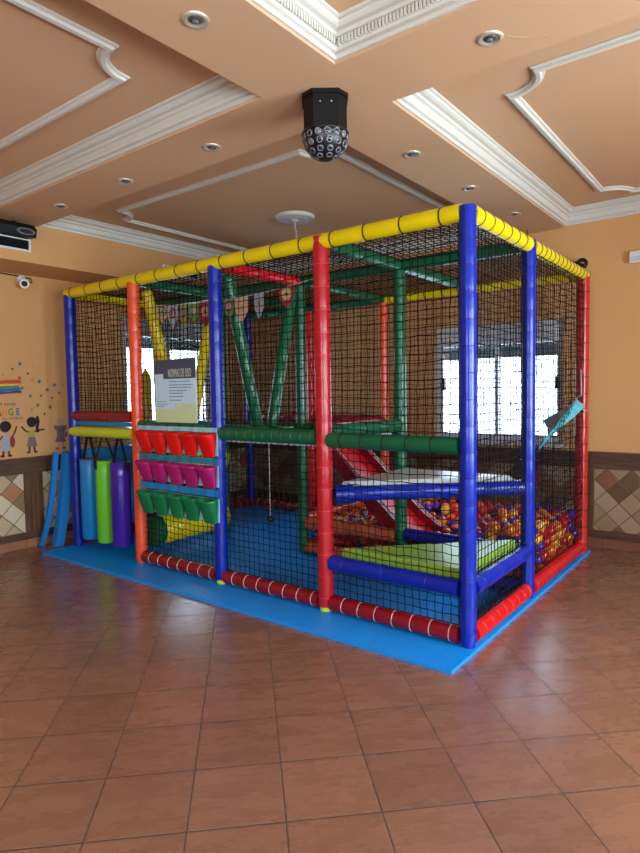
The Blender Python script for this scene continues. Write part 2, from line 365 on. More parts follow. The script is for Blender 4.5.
# ------------------------------------------------------------------ soft play frame
PF = thing('soft_play_frame', 'large indoor play frame of coloured padded tubes closed in with black netting', 'play frame', (-2, 1.2, MZ))
H = 2.432; R_ = .052
D1, D2 = 1.0, 2.4
def rep(L, step, off=.06): return [off+i*step for i in range(int((L-off)/step)+1)]
def post(x, y, c, label, r=R_, top=H+.03, tie='tie'):
    tall = (x == -1 and y == 0) or (x == 0 and y < 2)
    if tall: r = .054 if x else .047
    elif top > H: top = H-.02
    mb = MB(); mb.tube((x, y, MZ+.03), (x, y, top), r, 16, 0, rep(top, .145), 1, .005, pinch=.968)
    mb.tube((x, y, MZ), (x, y, MZ+.045), r*.82, 16, 2)
    mb.build('post', [c, 'tie' if tie == 'tie' else tie, 'limey' if c in ('shaded_red', 'blue') and -3.5 < x < -.5 and y == 0 else c], PF, label=label)
tint = {k: M[k] for k in M}
for x, c, n in ((-4, 'blue', 'blue'), (-3, 'orange', 'orange'), (-2, 'blue', 'blue'), (-1, 'shaded_red', 'red'), (0, 'blue', 'blue')):
    post(x, 0, c, n+' padded front post', tie='slidelip' if c in ('shaded_red', 'orange') else 'navy')
post(0, D1, 'blue', 'blue padded side post', tie='navy'); post(0, D2, 'salmon', 'red padded back corner post', tie='btie', r=.054)
for x in (-3, -2, -1): post(x, D1, 'green', 'green padded inner post', r=.047, tie='btie')
for x, c in ((-4, 'blue'), (-3, 'red'), (-2, 'orange'), (-1, 'blue')): post(x, D2, c, c+' padded back post', r=.047, tie='slidelip')
post(-4, D1, 'olive', 'dull yellow padded side post', r=.047)
def rail(name, a, b, c, r=R_, step=.25, tie='btie', label=None, tw=.008, pinch=.95, off=.1):
    a, b = V(a), V(b); mb = MB(); mb.tube(a, b, r, 16, 0, rep((b-a).length, step, off) if step else None, 1, tw, pinch=pinch)
    k = {'label': label} if label else {}
    return mb.build(name, [c, tie], PF, **k)
g = .05
for x in (-4, -3, -2, -1): rail('top_rail', (x+(.0 if x > -4 else -.02), 0, H), (x+(1 if x < -1 else .965), 0, H), 'yellow', .05, .25, 'btie', 'yellow padded top rail')
rail('top_rail', (0, .035, H), (0, D1-.04, H), 'yellow', .05, .14, 'btie', 'yellow padded top rail'); rail('top_rail', (0, D1+.04, H), (0, D2+.06, H), 'yellow', .05, .1, 'btie', 'yellow padded top rail')
rail('top_rail', (-4, 0.05, H), (-4, D1, H), 'yellow', .045, .25, 'btie', 'yellow padded top rail'); rail('top_rail', (-4, D1, H), (-4, D2, H), 'green', .045, .25, 'btie', 'green padded top rail')
rail('top_rail', (-4, D2, H), (-3, D2, H), 'green', .045, .25); rail('top_rail', (-3, D2, H), (-2, D2, H), 'green', .045, .25)
rail('top_rail', (-2, D2, H), (-1, D2, H), 'yellow', .045, .2, 'btie', 'yellow padded top rail'); rail('top_rail', (-1, D2, H), (0, D2, H), 'yellow', .045, .2, 'btie', 'yellow padded top rail')
for x, c in ((-3, 'green'), (-2, 'red'), (-1, 'green')):
    rail('top_beam', (x, .05, H), (x, D1, H), c, .045, .3, 'btie', c+' padded top beam'); rail('top_beam', (x, D1, H), (x, D2-.04, H), 'green', .045, .3, 'btie', 'green padded top beam')
for x in (-4, -3, -2, -1): rail('top_beam', (x+.04, D1, H), (x+.96, D1, H), 'green', .045, .3, 'btie', 'green padded top beam')
# bottom rails
zr = MZ+.055
for x in (-3, -2, -1): rail('bottom_rail', (x+.05, 0, zr), (x+.95, 0, zr), 'dred', .05, .125, 'tie', 'red laced bottom rail with the front shade in its colour', .0045)  # darkened red: shade on the front side is put into the colour
rail('bottom_rail', (0, .05, zr), (0, D1-.05, zr), 'red', .052, .11, 'slidelip', 'bright red bottom rail', .006); rail('bottom_rail', (0, D1+.05, zr), (0, D2-.05, zr), 'red', .052, .075, 'dred', 'bright red bottom rail', .006, .94)
for x in (-4, -3, -2, -1): rail('bottom_rail', (x+.05, D2, zr), (x+.95, D2, zr), 'dred', .05, .125, 'tie', 'red laced bottom rail with the front shade in its colour', .0045)
rail('bottom_rail', (-4, .05, zr), (-4, D1-.05, zr), 'dred', .05, .125, 'slidelip', 'dark red bottom rail', .006); rail('bottom_rail', (-4, D1+.05, zr), (-4, D2-.05, zr), 'dred', .05, .125, 'tie', 'red laced bottom rail with the front shade in its colour', .0045)
# entrance bay cross rolls
rail('cross_roll', (-3.97, 0, 1.276), (-3.05, 0, 1.276), 'dred', .048, .45, 'dred', 'dark red cross roll over the entrance', .004)
rail('cross_roll', (-4.0, -.012, 1.13), (-3.03, -.012, 1.13), 'limey', .048, None, 'tie', 'lemon yellow cross roll over the entrance')
mb = MB(); mb.box((-3.95, .0, 1.19), (-3.05, .03, 1.225)); mb.build('deck_edge', 'sky', PF, label='light blue deck edge strip')
# first floor beams and decks
rail('front_beam', (-2.95, 0, 1.215), (-2.05, 0, 1.215), 'green', .04, .15, 'btie', 'green padded front beam')
rail('front_beam', (-1.95, 0, 1.17), (-1.05, 0, 1.17), 'green', .052, .085, 'green', 'green padded front beam', .012, .93)
rail('front_beam', (-.95, 0, 1.155), (-.05, 0, 1.155), 'green', .05, .16, 'btie', 'green padded front beam')
rail('side_beam', (-1, .05, 1.20), (-1, D1-.04, 1.20), 'green', .048, .3, 'btie', 'green padded deck beam')
for x in (-4, -3, -2): rail('inner_beam', (x+.04, D1, 1.15), (x+.96, D1, 1.15), 'green', .045, .3, 'btie', 'green padded deck beam')
rail('inner_beam', (-2, D1+.04, 1.15), (-2, D2-.05, 1.15), 'dred', .045, .3, 'btie', 'dark red deck beam')
for x in (-4, -3): rail('back_beam', (x+.05, D2, 1.16), (x+.95, D2, 1.16), 'dred', .045, .3, 'btie', 'dark red padded back beam')
mb = MB(); mb.box((-3.95, .05, 1.12), (-2.05, D1-.05, 1.165)); mb.box((-2.05, .05, 1.10), (-1.05, D1-.05, 1.14)); mb.box((-2.62, D1+.05, 1.09), (-2.05, D2-.06, 1.13))
mb.build('upper_deck', 'grey', PF, label='grey upper deck')
# side guard panel by the entrance
mb = MB(); mb.box((-4.02, .07, .13), (-3.98, D1-.06, .945)); mb.build('side_panel', 'sky', PF, label='blue padded side panel')
# V shaped hanging bolsters
for x, c, n in ((-3, 'yellow', 'yellow'), (-2, 'green', 'green')):
    for a, b in ((.13, .44), (.90, .60)):
        mb = MB(); mb.tube((x, a, H-.06), (x+.002, b, 1.17), .048, 14, 0, rep(1.2, .2), 1, .005, round_end=.03); mb.build('hanging_bolster', [c, c], PF, label=n+' slanting bolster of a V obstacle')
mb = MB()
for k in range(2):
    a = -PI/2 if k == 0 else PI/2
    ring = [V((.055*math.cos(a+PI*i/8), .055*math.sin(a+PI*i/8), 0)) for i in range(9)]
    P0 = V((-3.95, .80, 1.17)); rings = [[P0+p*s+V((0, 0, h)) for p in ring] for s, h in ((1, 0), (1, .46), (.5, .53), (.05, .57))]
    mb.loft(rings, k)
mb.build('pointed_pillar', ['olive', 'green'], PF, label='olive and green pillar with pointed top')
# mangle rollers under the deck
for z, c, rr in ((.27, 'yellow', .135), (.84, 'limey', .135)):
    mb = MB(); mb.tube((-2.98, .15, z), (-2.98, .94, z), rr, 24, 0, round_end=.03); mb.tube((-2.98, .07, z), (-2.98, .165, z), rr*.97, 24, 1); mb.build('roller', [c, 'green'], PF, label=('deep' if c == 'yellow' else 'lemon')+' yellow padded roller')
# triangular steps in the front right bay
def tri(name, pts, z0, z1, c, label):
    mb = MB(); n = len(pts); cx = sum(p[0] for p in pts)/n; cy = sum(p[1] for p in pts)/n
    def ring(s, z): return [V((cx+(p[0]-cx)*s, cy+(p[1]-cy)*s, z)) for p in pts]
    mb.loft([ring(.985, z0), ring(1, z0+.008), ring(1, z1-.012), ring(.975, z1)], 0, False)
    mb.build(name, c, PF, label=label)
tri('step_platform', [(-.90, .045), (-.055, .045), (-.045, .90)], .375, .44, 'lime', 'lime green triangular step')
tri('step_platform', [(-.95, .12), (-.10, D1-.03), (-.95, D1-.03)], .80, .865, 'grey', 'pale grey triangular upper step')
rail('step_beam', (-.95, 0, .345), (-.05, 0, .345), 'blue', .05, .3, 'blue', 'blue padded step beam'); rail('step_beam', (0, .05, .345), (0, D1-.05, .345), 'blue', .05, .3, 'blue', 'blue padded step beam')
rail('step_beam', (-.95, .07, .79), (-.03, D1-.04, .79), 'blue', .05, .3, 'navy', 'blue padded diagonal beam'); rail('step_beam', (-.955, .05, .79), (-.87, .135, .79), 'blue', .062, None, 'navy', 'blue padded sleeve')
rail('step_beam', (-1, .05, .80), (-1, D1-.04, .80), 'green', .04, None, 'navy'); rail('step_beam', (-.95, D1, .80), (-.05, D1, .80), 'navy', .04, None, 'navy')
rail('pit_barrier', (-.95, D1, .335), (-.05, D1, .335), 'navy', .048, .3, 'blue', 'navy ball pit barrier')
rail('pit_barrier', (-1.95, D1, .305), (-1.05, D1, .305), 'brown', .055, .3, 'brown', 'orange brown ball pit barrier')
rail('pit_barrier', (-2, D1+.0, .325), (-2, D2-.05, .325), 'orange', .055, .3, 'orange', 'orange ball pit barrier')
rail('pit_barrier', (-1.95, D1, .085), (-1.05, D1, .085), 'brown', .05, .3, 'brown', 'orange brown ball pit barrier'); rail('pit_barrier', (-.95, D1, .085), (-.05, D1, .085), 'navy', .05, .3, 'navy', 'navy ball pit barrier')
rail('pit_barrier', (-2, D1+.05, .085), (-2, D2-.05, .085), 'brown', .05, .3, 'brown', 'orange brown ball pit barrier')
# slide
SL = thing('slide', 'red padded slide running down from the upper deck into the ball pit', 'slide', (-1.45, 1.36, .2))
pth = [(-2.02, 1.165), (-1.93, 1.125), (-1.80, 1.02), (-1.55, .80), (-1.30, .565), (-1.10, .39), (-.96, .30), (-.82, .255)]
def chute(y0, y1, up, dn):
    mb = MB(); rings = []
    for i, (x, z) in enumerate(pth):
        a = V((pth[min(i+1, len(pth)-1)][0]-pth[max(i-1, 0)][0], 0, pth[min(i+1, len(pth)-1)][1]-pth[max(i-1, 0)][1])).normalized(); nn = V((-a.z, 0, a.x))
        p = V((x, 0, z)); rings.append([p+nn*up+V((0, y0, 0)), p+nn*up+V((0, y1, 0)), p-nn*dn+V((0, y1, 0)), p-nn*dn+V((0, y0, 0))])
    mb.loft(rings, 0, False); return mb
chute(1.155, 1.565, -.075, .12).build('slide_bed', 'slide', SL)
for a, b in ((1.10, 1.155), (1.565, 1.62)): chute(a, b, 0, .12).build('side_bolster', 'dred', SL, label='darker red side bolster')
for a in (1.148, 1.613):
    mb = MB(); mb.path([(x, a, z+.004) for x, z in pth], .006, 6); mb.build('edge_line', 'tie', SL, label='thin white edge line')  # thin white line along the top of each side bolster

# ------------------------------------------------------------------ nets (parts of the frame)
CELL = .05
def net(o, u, v, lu, lv, sag=.012, nrm=(0, 0, 1), clip=None, rr=.0028, jit=.003):
    o, u, v, nrm = V(o), V(u), V(v), V(nrm)
    nu, nv = round(lu/CELL), round(lv/CELL); ph = random.random()*6; ph2 = random.random()*6
    P = {}
    for i in range(nu+1):
        for j in range(nv+1):
            a, b = i/nu, j/nv; e = math.sin(PI*a)*math.sin(PI*b)
            p = o+u*(a*lu)+v*(b*lv)
            p = p+nrm*(sag*e*math.sin(3.1*a+ph)*1.5)+u*(e*.010*math.sin(5*b+ph2)+random.gauss(0, jit)*(e > 0))+v*(-.010*e*abs(math.sin(4*a+ph))+random.gauss(0, jit)*(e > 0))
            P[i, j] = p
    mb = MB()
    def strand(pts, side):
        if len(pts) < 2: return
        vs = []; fs = []
        for p in pts: vs += [p+nrm*rr*1.15, p-nrm*rr*.6+side*rr, p-nrm*rr*.6-side*rr]
        for k in range(len(pts)-1):
            for q in range(3): fs.append((k*3+q, k*3+(q+1) % 3, k*3+3+(q+1) % 3, k*3+3+q))
        mb.add(vs, fs, 0, True)
    for i in range(nu+1): 
        seq = [P[i, j] for j in range(nv+1) if clip is None or clip(P[i, j])]; strand(seq, u)
    for j in range(nv+1):
        seq = [P[i, j] for i in range(nu+1) if clip is None or clip(P[i, j])]; strand(seq, v)
    return mb
def netp(*a, **k): net(*a, **k).build('net_panel', 'net', PF, label='black knotted net')
X, Y, Z_ = V((1, 0, 0)), V((0, 1, 0)), V((0, 0, 1))
zn0, zn1 = MZ+.11, H-.05
def add_nets():
    netp((-3.95, .0, 1.32), X, Z_, .9, zn1-1.32, nrm=(0, -1, 0))
    for x in (-3, -2, -1): netp((x+.045, .0, zn0), X, Z_, .9, zn1-zn0, nrm=(0, -1, 0))
    netp((.0, .05, zn0), Y, Z_, .9, zn1-zn0, nrm=(1, 0, 0)); netp((.022, D1+.05, zn0+.03), Y, Z_, 1.3, zn1-zn0-.03, nrm=(1, 0, 0))
    netp((-4.035, .05, 1.0), Y, Z_, .9, zn1-1.0, nrm=(1, 0, 0)); netp((-4.035, D1+.05, zn0), Y, Z_, 1.3, zn1-zn0, nrm=(1, 0, 0))
    for x in (-4, -3, -2, -1): netp((x+.05, D2+.035, zn0), X, Z_, .9, zn1-zn0, nrm=(0, 1, 0))
    for x in (-4, -3, -2, -1):
        netp((x+.02, .05, H+.02), X, Y, .96, .9, nrm=(0, 0, 1), sag=.02); netp((x+.02, D1+.05, H+.02), X, Y, .96, 1.3, nrm=(0, 0, 1), sag=.02)
    netp((-3.95, D1, 1.2), X, Z_, .9, zn1-1.2, nrm=(0, 1, 0)); netp((-2.95, D1, 1.2), X, Z_, .9, zn1-1.2, nrm=(0, 1, 0))
    netp((-1.95, D1+.005, .14), X, Z_, .9, .11, nrm=(0, 1, 0), sag=.002); netp((-2, D1+.06, .14), Y, Z_, 1.2, .13, nrm=(1, 0, 0), sag=.002)
    netp((-.95, D1-.01, .14), X, Z_, .9, .14, nrm=(0, 1, 0), sag=.002)

# ------------------------------------------------------------------ ball pit
BR = .045
cands = []
def hgt(x, y):
    h = .385+.02*math.sin(5*x+1)*math.cos(4*y)
    h += .13*math.exp(-((x+1.25)**2/.12+(y-2.2)**2/.06))+.04*max(0, (y-1.6))+.05*(x > -.3)+.09*math.exp(-((x+.25)**2/.1+(y-1.3)**2/.06))
    return h-.02*(x < -1)
dz = .074; k = 0; z = MZ+.05
while z < .62:
    ny = 0; y = 1.105+(.04 if k % 2 else 0)
    while y < D2-.06:
        x = -1.90+(.047 if ny % 2 else 0)+(.02 if k % 2 else 0)
        while x < -.01:
            xx, yy, zz = x+random.uniform(-.007, .007), y+random.uniform(-.006, .006), z+random.uniform(-.008, .008)
            lim = -.075-.10*max(0, (zz-.22)/.2)*random.random()
            if zz+BR < hgt(xx, yy) and xx < (-.02 if zz > .16 else -.06):
                zs = None
                if 1.05 < yy < 1.67 and -1.9 < xx < -.76:   # keep clear of the slide
                    for (a, za), (b, zb) in zip(pth, pth[1:]):
                        if a <= xx <= b: zs = za+(zb-za)*(xx-a)/(b-a)
                ok = zs is None or zz < zs-.24 or (zz > zs+.06)
                if ok: cands.append((xx, yy, zz))
            x += .094
        y += .0815; ny += 1
    z += dz; k += 1
top = [c for c in cands if c[2] > hgt(c[0], c[1])-.13 or c[0] > -.19 or (c[1] < 1.2)]
seen = []
CAM = V((1.37145, -3.13275, 1.47386))
from mathutils.bvhtree import BVHTree
vs, fs, own = [], [], []
OCT = [V(p)*BR for p in ((1,0,0),(-1,0,0),(0,1,0),(0,-1,0),(0,0,1),(0,0,-1))]
ico = bpy.data.meshes.new('tmp')
import bmesh
b_ = bmesh.new(); bmesh.ops.create_icosphere(b_, subdivisions=2, radius=BR); IV = [v.co.copy() for v in b_.verts]; IF = [tuple(v.index for v in f.verts) for f in b_.faces]; b_.free()
for i, c in enumerate(top):
    o = len(vs); vs += [V(c)+q for q in IV]; fs += [tuple(o+t for t in f) for f in IF]; own += [i]*len(IF)
bpy.context.view_layer.update()
for ob in list(COL.objects):
    if ob.type != 'MESH' or not (ob.parent in (PF, SL)): continue
    mw = ob.matrix_world; o = len(vs); vs += [mw @ v.co for v in ob.data.vertices]
    for p in ob.data.polygons: fs.append(tuple(o+t for t in p.vertices)); own.append(-1)
bvh = BVHTree.FromPolygons(vs, fs)
cnt = [0]*len(top)
for i, c in enumerate(top):
    c = V(c); d = (c-CAM); dist = d.length; a = d.orthogonal().normalized(); b = d.cross(a).normalized()
    for s in range(25):
        rr = BR*.97*math.sqrt((s+.5)/25); th = s*2.39996; q = c+a*rr*math.cos(th)+b*rr*math.sin(th)
        h = bvh.ray_cast(CAM, (q-CAM).normalized())
        if h[2] is not None and own[h[2]] == i: cnt[i] += 1/dist**2
order = sorted(range(len(top)), key=lambda i: -cnt[i])
indiv = [i for i in order if cnt[i] > 0][:295]
COLS = [('red', (206, 24, 30), 'shiny red plastic ball in the ball pit'), ('orange', (236, 120, 22), 'shiny orange plastic ball in the ball pit'),
        ('purple', (84, 40, 150), 'shiny purple plastic ball in the ball pit'), ('yellow', (232, 170, 56), 'shiny amber yellow plastic ball in the ball pit'), ('crimson', (170, 16, 40), 'shiny dark crimson plastic ball in the ball pit')]
bme = []
for n, c, l in COLS:
    m = mat('ball_'+n, c, .18, .6, noise=.03)
    b_ = bmesh.new(); bmesh.ops.create_uvsphere(b_, u_segments=20, v_segments=12, radius=BR)
    for f in b_.faces: f.smooth = True
    me = bpy.data.meshes.new('pit_ball_'+n); b_.to_mesh(me); b_.free(); me.materials.append(m); bme.append((me, m))
WT = [.26, .28, .26, .10, .10]
def pick(): return random.choices(range(5), WT)[0]
ball_objs = []
for i in indiv:
    k = pick(); o = bpy.data.objects.new('pit_ball', bme[k][0]); COL.objects.link(o); o.location = top[i]
    o.rotation_euler = (random.random()*3, random.random()*3, 0)
    tag(o, COLS[k][2], 'ball', COLS[k][0]+' balls in the ball pit')
mb = MB()
si = set(indiv)
for i, c in enumerate(top):
    if i not in si: mb.add([V(c)+q for q in IV], IF, pick(), True)
tag(mb.build('pit_balls', [m for _, m in bme]), 'more coloured plastic balls filling the pit behind and below the front ones', 'balls', kind='stuff')

# ------------------------------------------------------------------ hanging foam bags
def bag(x, y, c1, c2, label, perp, ztop, r=.087):
    T = thing('hanging_bag', label, 'foam bag', (x, y, .13), 'foam bags hanging in the entrance')
    mb = MB()
    prof = [(0, r*.9), (.012, r), (.62, r), (.735, r), (.745, r*.9)]
    rings = [[V((x+q*math.cos(2*PI*i/28), y+q*math.sin(2*PI*i/28), .13+h)) for i in range(28)] for h, q in prof]
    mb.loft(rings, 0)
    mb.build('body', c1, T)
    mb = MB(); dx = (V((0, r+.003, 0)) if perp else V((r+.003, 0, 0)))
    w = V((.013, 0, 0)) if perp else V((0, .013, 0)); base = V((x, y, 0)); ap = base+V((0, 0, ztop))
    for s in (-1, 1):
        a = base+dx*s+V((0, 0, .80)); b = base+dx*s+V((0, 0, .885)); t = dx.normalized()*s*.004
        mb.prism([a-w, a+w, b+w, b-w], t)
        c = ap+dx.normalized()*s*.02; mb.prism([b-w, b+w, c+w, c-w], t)
    mb.build('strap', 'btie', T, label='black webbing strap')
    if c2:
        mb = MB(); mb.lathe([(r*.5, .0), (r+.002, .0), (r+.002, .006), (r*.5, .006)], 28, (x, y, .873)); mb.build('cap', c2, T, label='differently coloured top cap')
bag(-3.745, -.012, 'sky', 'dred', 'light blue foam bag hanging in the entrance, next to the left post', False, 1.085)
bag(-3.495, -.012, 'bgreen', None, 'bright green foam bag hanging between the blue and purple ones', True, 1.085)
bag(-3.262, -.012, 'purple', None, 'glossy violet foam bag hanging right of the green one', False, 1.085)
bag(-3.24, .23, 'plum', None, 'dark plum foam bag hanging half behind the orange post', False, 1.12)

# leaning foam strips
def strip(x0, x1, y, w, t, label, bow, zt):
    mb = MB(); rings = []
    for i in range(15):
        s = i/14; x = x1+(x0-x1)*(1-s)**2.6
        z = .003+zt*s; dx, dz_ = 1-s, 1
        rings.append([V((x-t/2, y-w/2+.10*s, z)), V((x+t/2, y-w/2+.10*s, z)), V((x+t/2, y+w/2+.10*s, z)), V((x-t/2, y+w/2+.10*s, z))])
    mb.loft(rings, 0, False); tag(mb.build('foam_strip', 'foam'), label, 'foam strip', 'foam strips leaning by the left wall')
strip(-4.35, -4.195, -.19, .05, .026, 'narrow curved blue foam strip leaning nearest the tiled dado', .05, .92)
strip(-4.215, -4.135, -.10, .09, .075, 'wider blue foam strip leaning against the blue left post', .03, .92)

# ------------------------------------------------------------------ pocket organisers on the front net
def pockets(z0, z1, c, zs0, zs1, sc, label, groupname):
    T = thing('pocket_organiser', label, 'pocket organiser', (-2.46, -.045, z0), groupname)
    mb = MB(); mb.box((-2.91, -.052, z0+.01), (-1.96, -.044, z1)); mb.build('backing', 'paleblue', T, label='pale clear backing')
    mb = MB(); n = 24
    for i in range(n):
        a, b = -2.91+i*.95/n, -2.91+(i+1)*.95/n; h0, h1 = .004*math.sin(i*1.7), .004*math.sin((i+1)*1.7)
        mb.prism([V((a, -.06+h0, zs0)), V((b, -.06+h1, zs0)), V((b, -.06+h1, zs1)), V((a, -.06+h0, zs1))], (0, .006, 0))
    mb.build('header_band', sc, T, label='blue header band')
    for k in range(5):
        cx = -2.425+(k-2)*.187; mb = MB(); rings = []
        lv = 7
        for i in range(lv):
            s = i/(lv-1); z = z0+(z1-z0)*s; w = .064+.030*s**.8; dep = .018+.075*s**1.1+.006*math.sin(3*s+k); lean = -.006*(1-s)*((k % 2)*2-1)
            rg = []
            for q in range(13):
                t = PI*q/12; cw = math.copysign(abs(math.cos(t))**.75, math.cos(t)); rg.append(V((cx+lean+w*cw, -.062-dep*math.sin(t)**.7 if math.sin(t) > 1e-6 else -.062, z+(.012*math.sin(t)*(-1) if i == lv-1 else 0))))
            rings.append(rg)
        inner = [[V((cx+(p.x-cx)*.95, -.064+(p.y+.062)*.93, p.z if j else p.z+.004)) for p in rg] for j, rg in enumerate(rings)]
        mb.loft(rings+[list(r) for r in reversed(inner)], 0, True, True)
        mb.build('pocket', c, T)
pockets(.99, 1.172, 'pred', 1.178, 1.212, 'paleblue', 'row of five red hanging pockets on the front net, top row', 'hanging pockets on the front net')
pockets(.752, .925, 'pmag', .932, .982, 'teal', 'row of five magenta hanging pockets below the red ones', 'hanging pockets on the front net')
pockets(.485, .675, 'pgrn', .688, .742, 'sky', 'row of five green hanging pockets, lowest row', 'hanging pockets on the front net')

# ------------------------------------------------------------------ rules sign
def text(name, body, size, loc, rot, m, parent=None, sx=1, ext=.0006, align='CENTER', bold=0):
    cu = bpy.data.curves.new(name, 'FONT'); cu.body = body; cu.size = size; cu.extrude = ext; cu.offset = bold; cu.space_character = 1.0 if bold else 1.12; cu.align_x = align; cu.materials.append(M[m])
    t = bpy.data.objects.new(name, cu); me = bpy.data.meshes.new_from_object(t); bpy.data.objects.remove(t)
    o = bpy.data.objects.new(name, me); COL.objects.link(o); o.rotation_euler = rot; o.scale = (sx, 1, 1)
    o.location = V(loc)-(V(parent.location) if parent else V((0, 0, 0)))
    if parent: o.parent = parent
    return o
SG = thing('rules_sign', 'grey and pale blue rules sign headed NORMAS DE USO hung on the net', 'sign', (-2.485, -.05, 1.25))
sx0, sx1, sz0, sz1 = -2.675, -2.177, 1.243, 1.742
def sq(u, v): return (sx0+(sx1-sx0)*u, sz1-(sz1-sz0)*v)
def srect(mb, u0, u1, v0, v1, t=.0012, mi=0):
    a, b = sq(u0, v1), sq(u1, v0); mb.box((a[0], -.055-t, a[1]), (b[0], -.0545, b[1]), mi)
mb = MB(); mb.box((sx0, -.0545, sz0), (sx1, -.049, sz1)); BOARD = mb.build('board', 'paper', SG)
mb = MB(); srect(mb, 0, .22, 0, .225); srect(mb, .22, 1, 0, .305); mb.build('header_block', 'slate', SG, label='slate grey header')
mb = MB(); srect(mb, 0, .5, .79, 1); srect(mb, .5, 1, .70, 1); mb.build('footer_block', 'sage', SG, label='sage green footer')
a = sq(.62, .278); text('heading', 'NORMAS DE USO', .092, (a[0], -.0568, a[1]), (PI/2, 0, 0), 'inkl', SG, .35)
random.seed(3)
for v, u1 in ((.35, .86), (.405, .92), (.445, .88), (.495, .78), (.535, .70), (.59, .70), (.645, .66)):
    u = .36; mb = MB()
    while u < u1:
        w = random.uniform(.03, .09); srect(mb, u, min(u+w, u1), v-.007, v+.007); u += w+.014
    mb.build('print_line', 'ink', BOARD, label='line of small grey print')
for v, u1 in ((.67, .28), (.71, .30), (.745, .22)):
    u = .05; mb = MB()
    while u < u1:
        w = random.uniform(.03, .07); srect(mb, u, min(u+w, u1), v-.005, v+.005); u += w+.014
    mb.build('print_line', 'ink', BOARD, label='line of small grey print')

# ------------------------------------------------------------------ bunting
BU = thing('bunting', 'string of small picture pennants hung across the upper front net', 'bunting', (-2, .07, 2.1))
pts = []
for i in range(41):
    s = i/40; x = -2.85+1.75*s; pts.append((x, .075, 2.215-.06*math.sin(PI*s*.9)+.03*s))
mb = MB(); mb.path(pts, .003, 6); mb.build('string', 'tie', BU)
fl = ['d_tan', 'd_lg', 'd_ol', 'd_gr', 'd_rd', 'd_bl', 'd_gr', 'd_tan', 'd_lg', 'd_rd']
for i, q in enumerate((3, 6, 9, 12, 15, 18, 21, 24, 28, 34)):
    x, y, z = pts[q]; w = .058; h = .19 if i % 3 else .15; tw = random.uniform(-.02, .02); mb = MB()
    P_ = [V((x-w, y-tw, z)), V((x+w, y+tw, z)), V((x+w*.95, y+tw, z-h*.55)), V((x, y, z-h)), V((x-w*.95, y-tw, z-h*.55))]
    mb.prism(P_, (0, .002, 0), 0)
    c = sum(P_, V((0, 0, 0)))/5+V((0, -.001, .012)); e = V((w, tw, 0)).normalized()
    for rr, mi, dy in ((.040, 1, -.001), (.026, 2, -.002), (.012, 3, -.003)):
        mb.prism([c+e*rr*math.cos(t*PI/5)+V((0, dy, rr*1.1*math.sin(t*PI/5))) for t in range(10)], (0, .001, 0), mi)
    mb.build('pennant', [fl[i], fl[(i+3) % 10], 'd_tan', fl[(i+5) % 10]], BU)

# string with ball
RP = thing('pendulum_string', 'thin white string with a small black ball hanging under the deck', 'string', (-1.9, .45, .44))
mb = MB(); mb.path([(-1.9, .45, 1.10), (-1.9, .45, .46)], .0035, 6); mb.build('string', 'tie', RP)
mb = MB(); mb.lathe([(.002, -.028), (.018, -.022), (.028, 0), (.018, .022), (.004, .03)], 16, (-1.9, .45, .44)); mb.build('ball', 'black', RP, label='small black ball')

# turquoise sheet hooked on the right hand net
SH = thing('hanging_sheet', 'curled turquoise plastic sheet hooked on the side net near the red corner post', 'sheet', (.06, 1.8, 1.2))
mb = MB(); A = [(1.14, 1.245), (1.42, 1.295), (1.68, 1.33), (1.90, 1.37), (2.15, 1.415)]; B = [(1.14, 1.04), (1.40, 1.10), (1.68, 1.17), (1.91, 1.235), (2.16, 1.315)]
for d, mi in ((0, 0),):
    g1 = [[V((.055+.035*math.sin(i*.8+j), a0+(b0-a0)*j/4, a1+(b1-a1)*j/4)) for j in range(5)] for i, ((a0, a1), (b0, b1)) in enumerate(zip(A, B))]
    n = V((.004, 0, 0)); vs = [p for r in g1 for p in r]; w_ = len(vs); vs += [p+n for p in vs]; F1 = []
    for i in range(4):
        for j in range(4):
            q = i*5+j; F1 += [((q, q+5, q+6, q+1), 1 if j < 2 and i < 3 else 0), ((w_+q, w_+q+1, w_+q+6, w_+q+5), 1 if j < 2 and i < 3 else 0)]
    rim = [i*5 for i in range(5)]+[20+j for j in range(1, 5)]+[i*5+4 for i in range(3, -1, -1)]+[3, 2, 1]
    for a, b in zip(rim, rim[1:]+rim[:1]): F1.append(((a, b, w_+b, w_+a), 0))
    for f, mi in F1: mb.add([vs[t] for t in f], [(0, 1, 2, 3)], mi, False)
mb.build('sheet', ['tealsheet', 'tealback'], SH)
mb = MB(); mb.path([(.06, 2.14, 1.40), (.05, 2.16, 1.62)], .004); mb.path([(.06, 2.1, 1.29), (.06, 2.34, 1.27)], .003); mb.build('tie_cord', 'tie', SH, label='white tie cord')

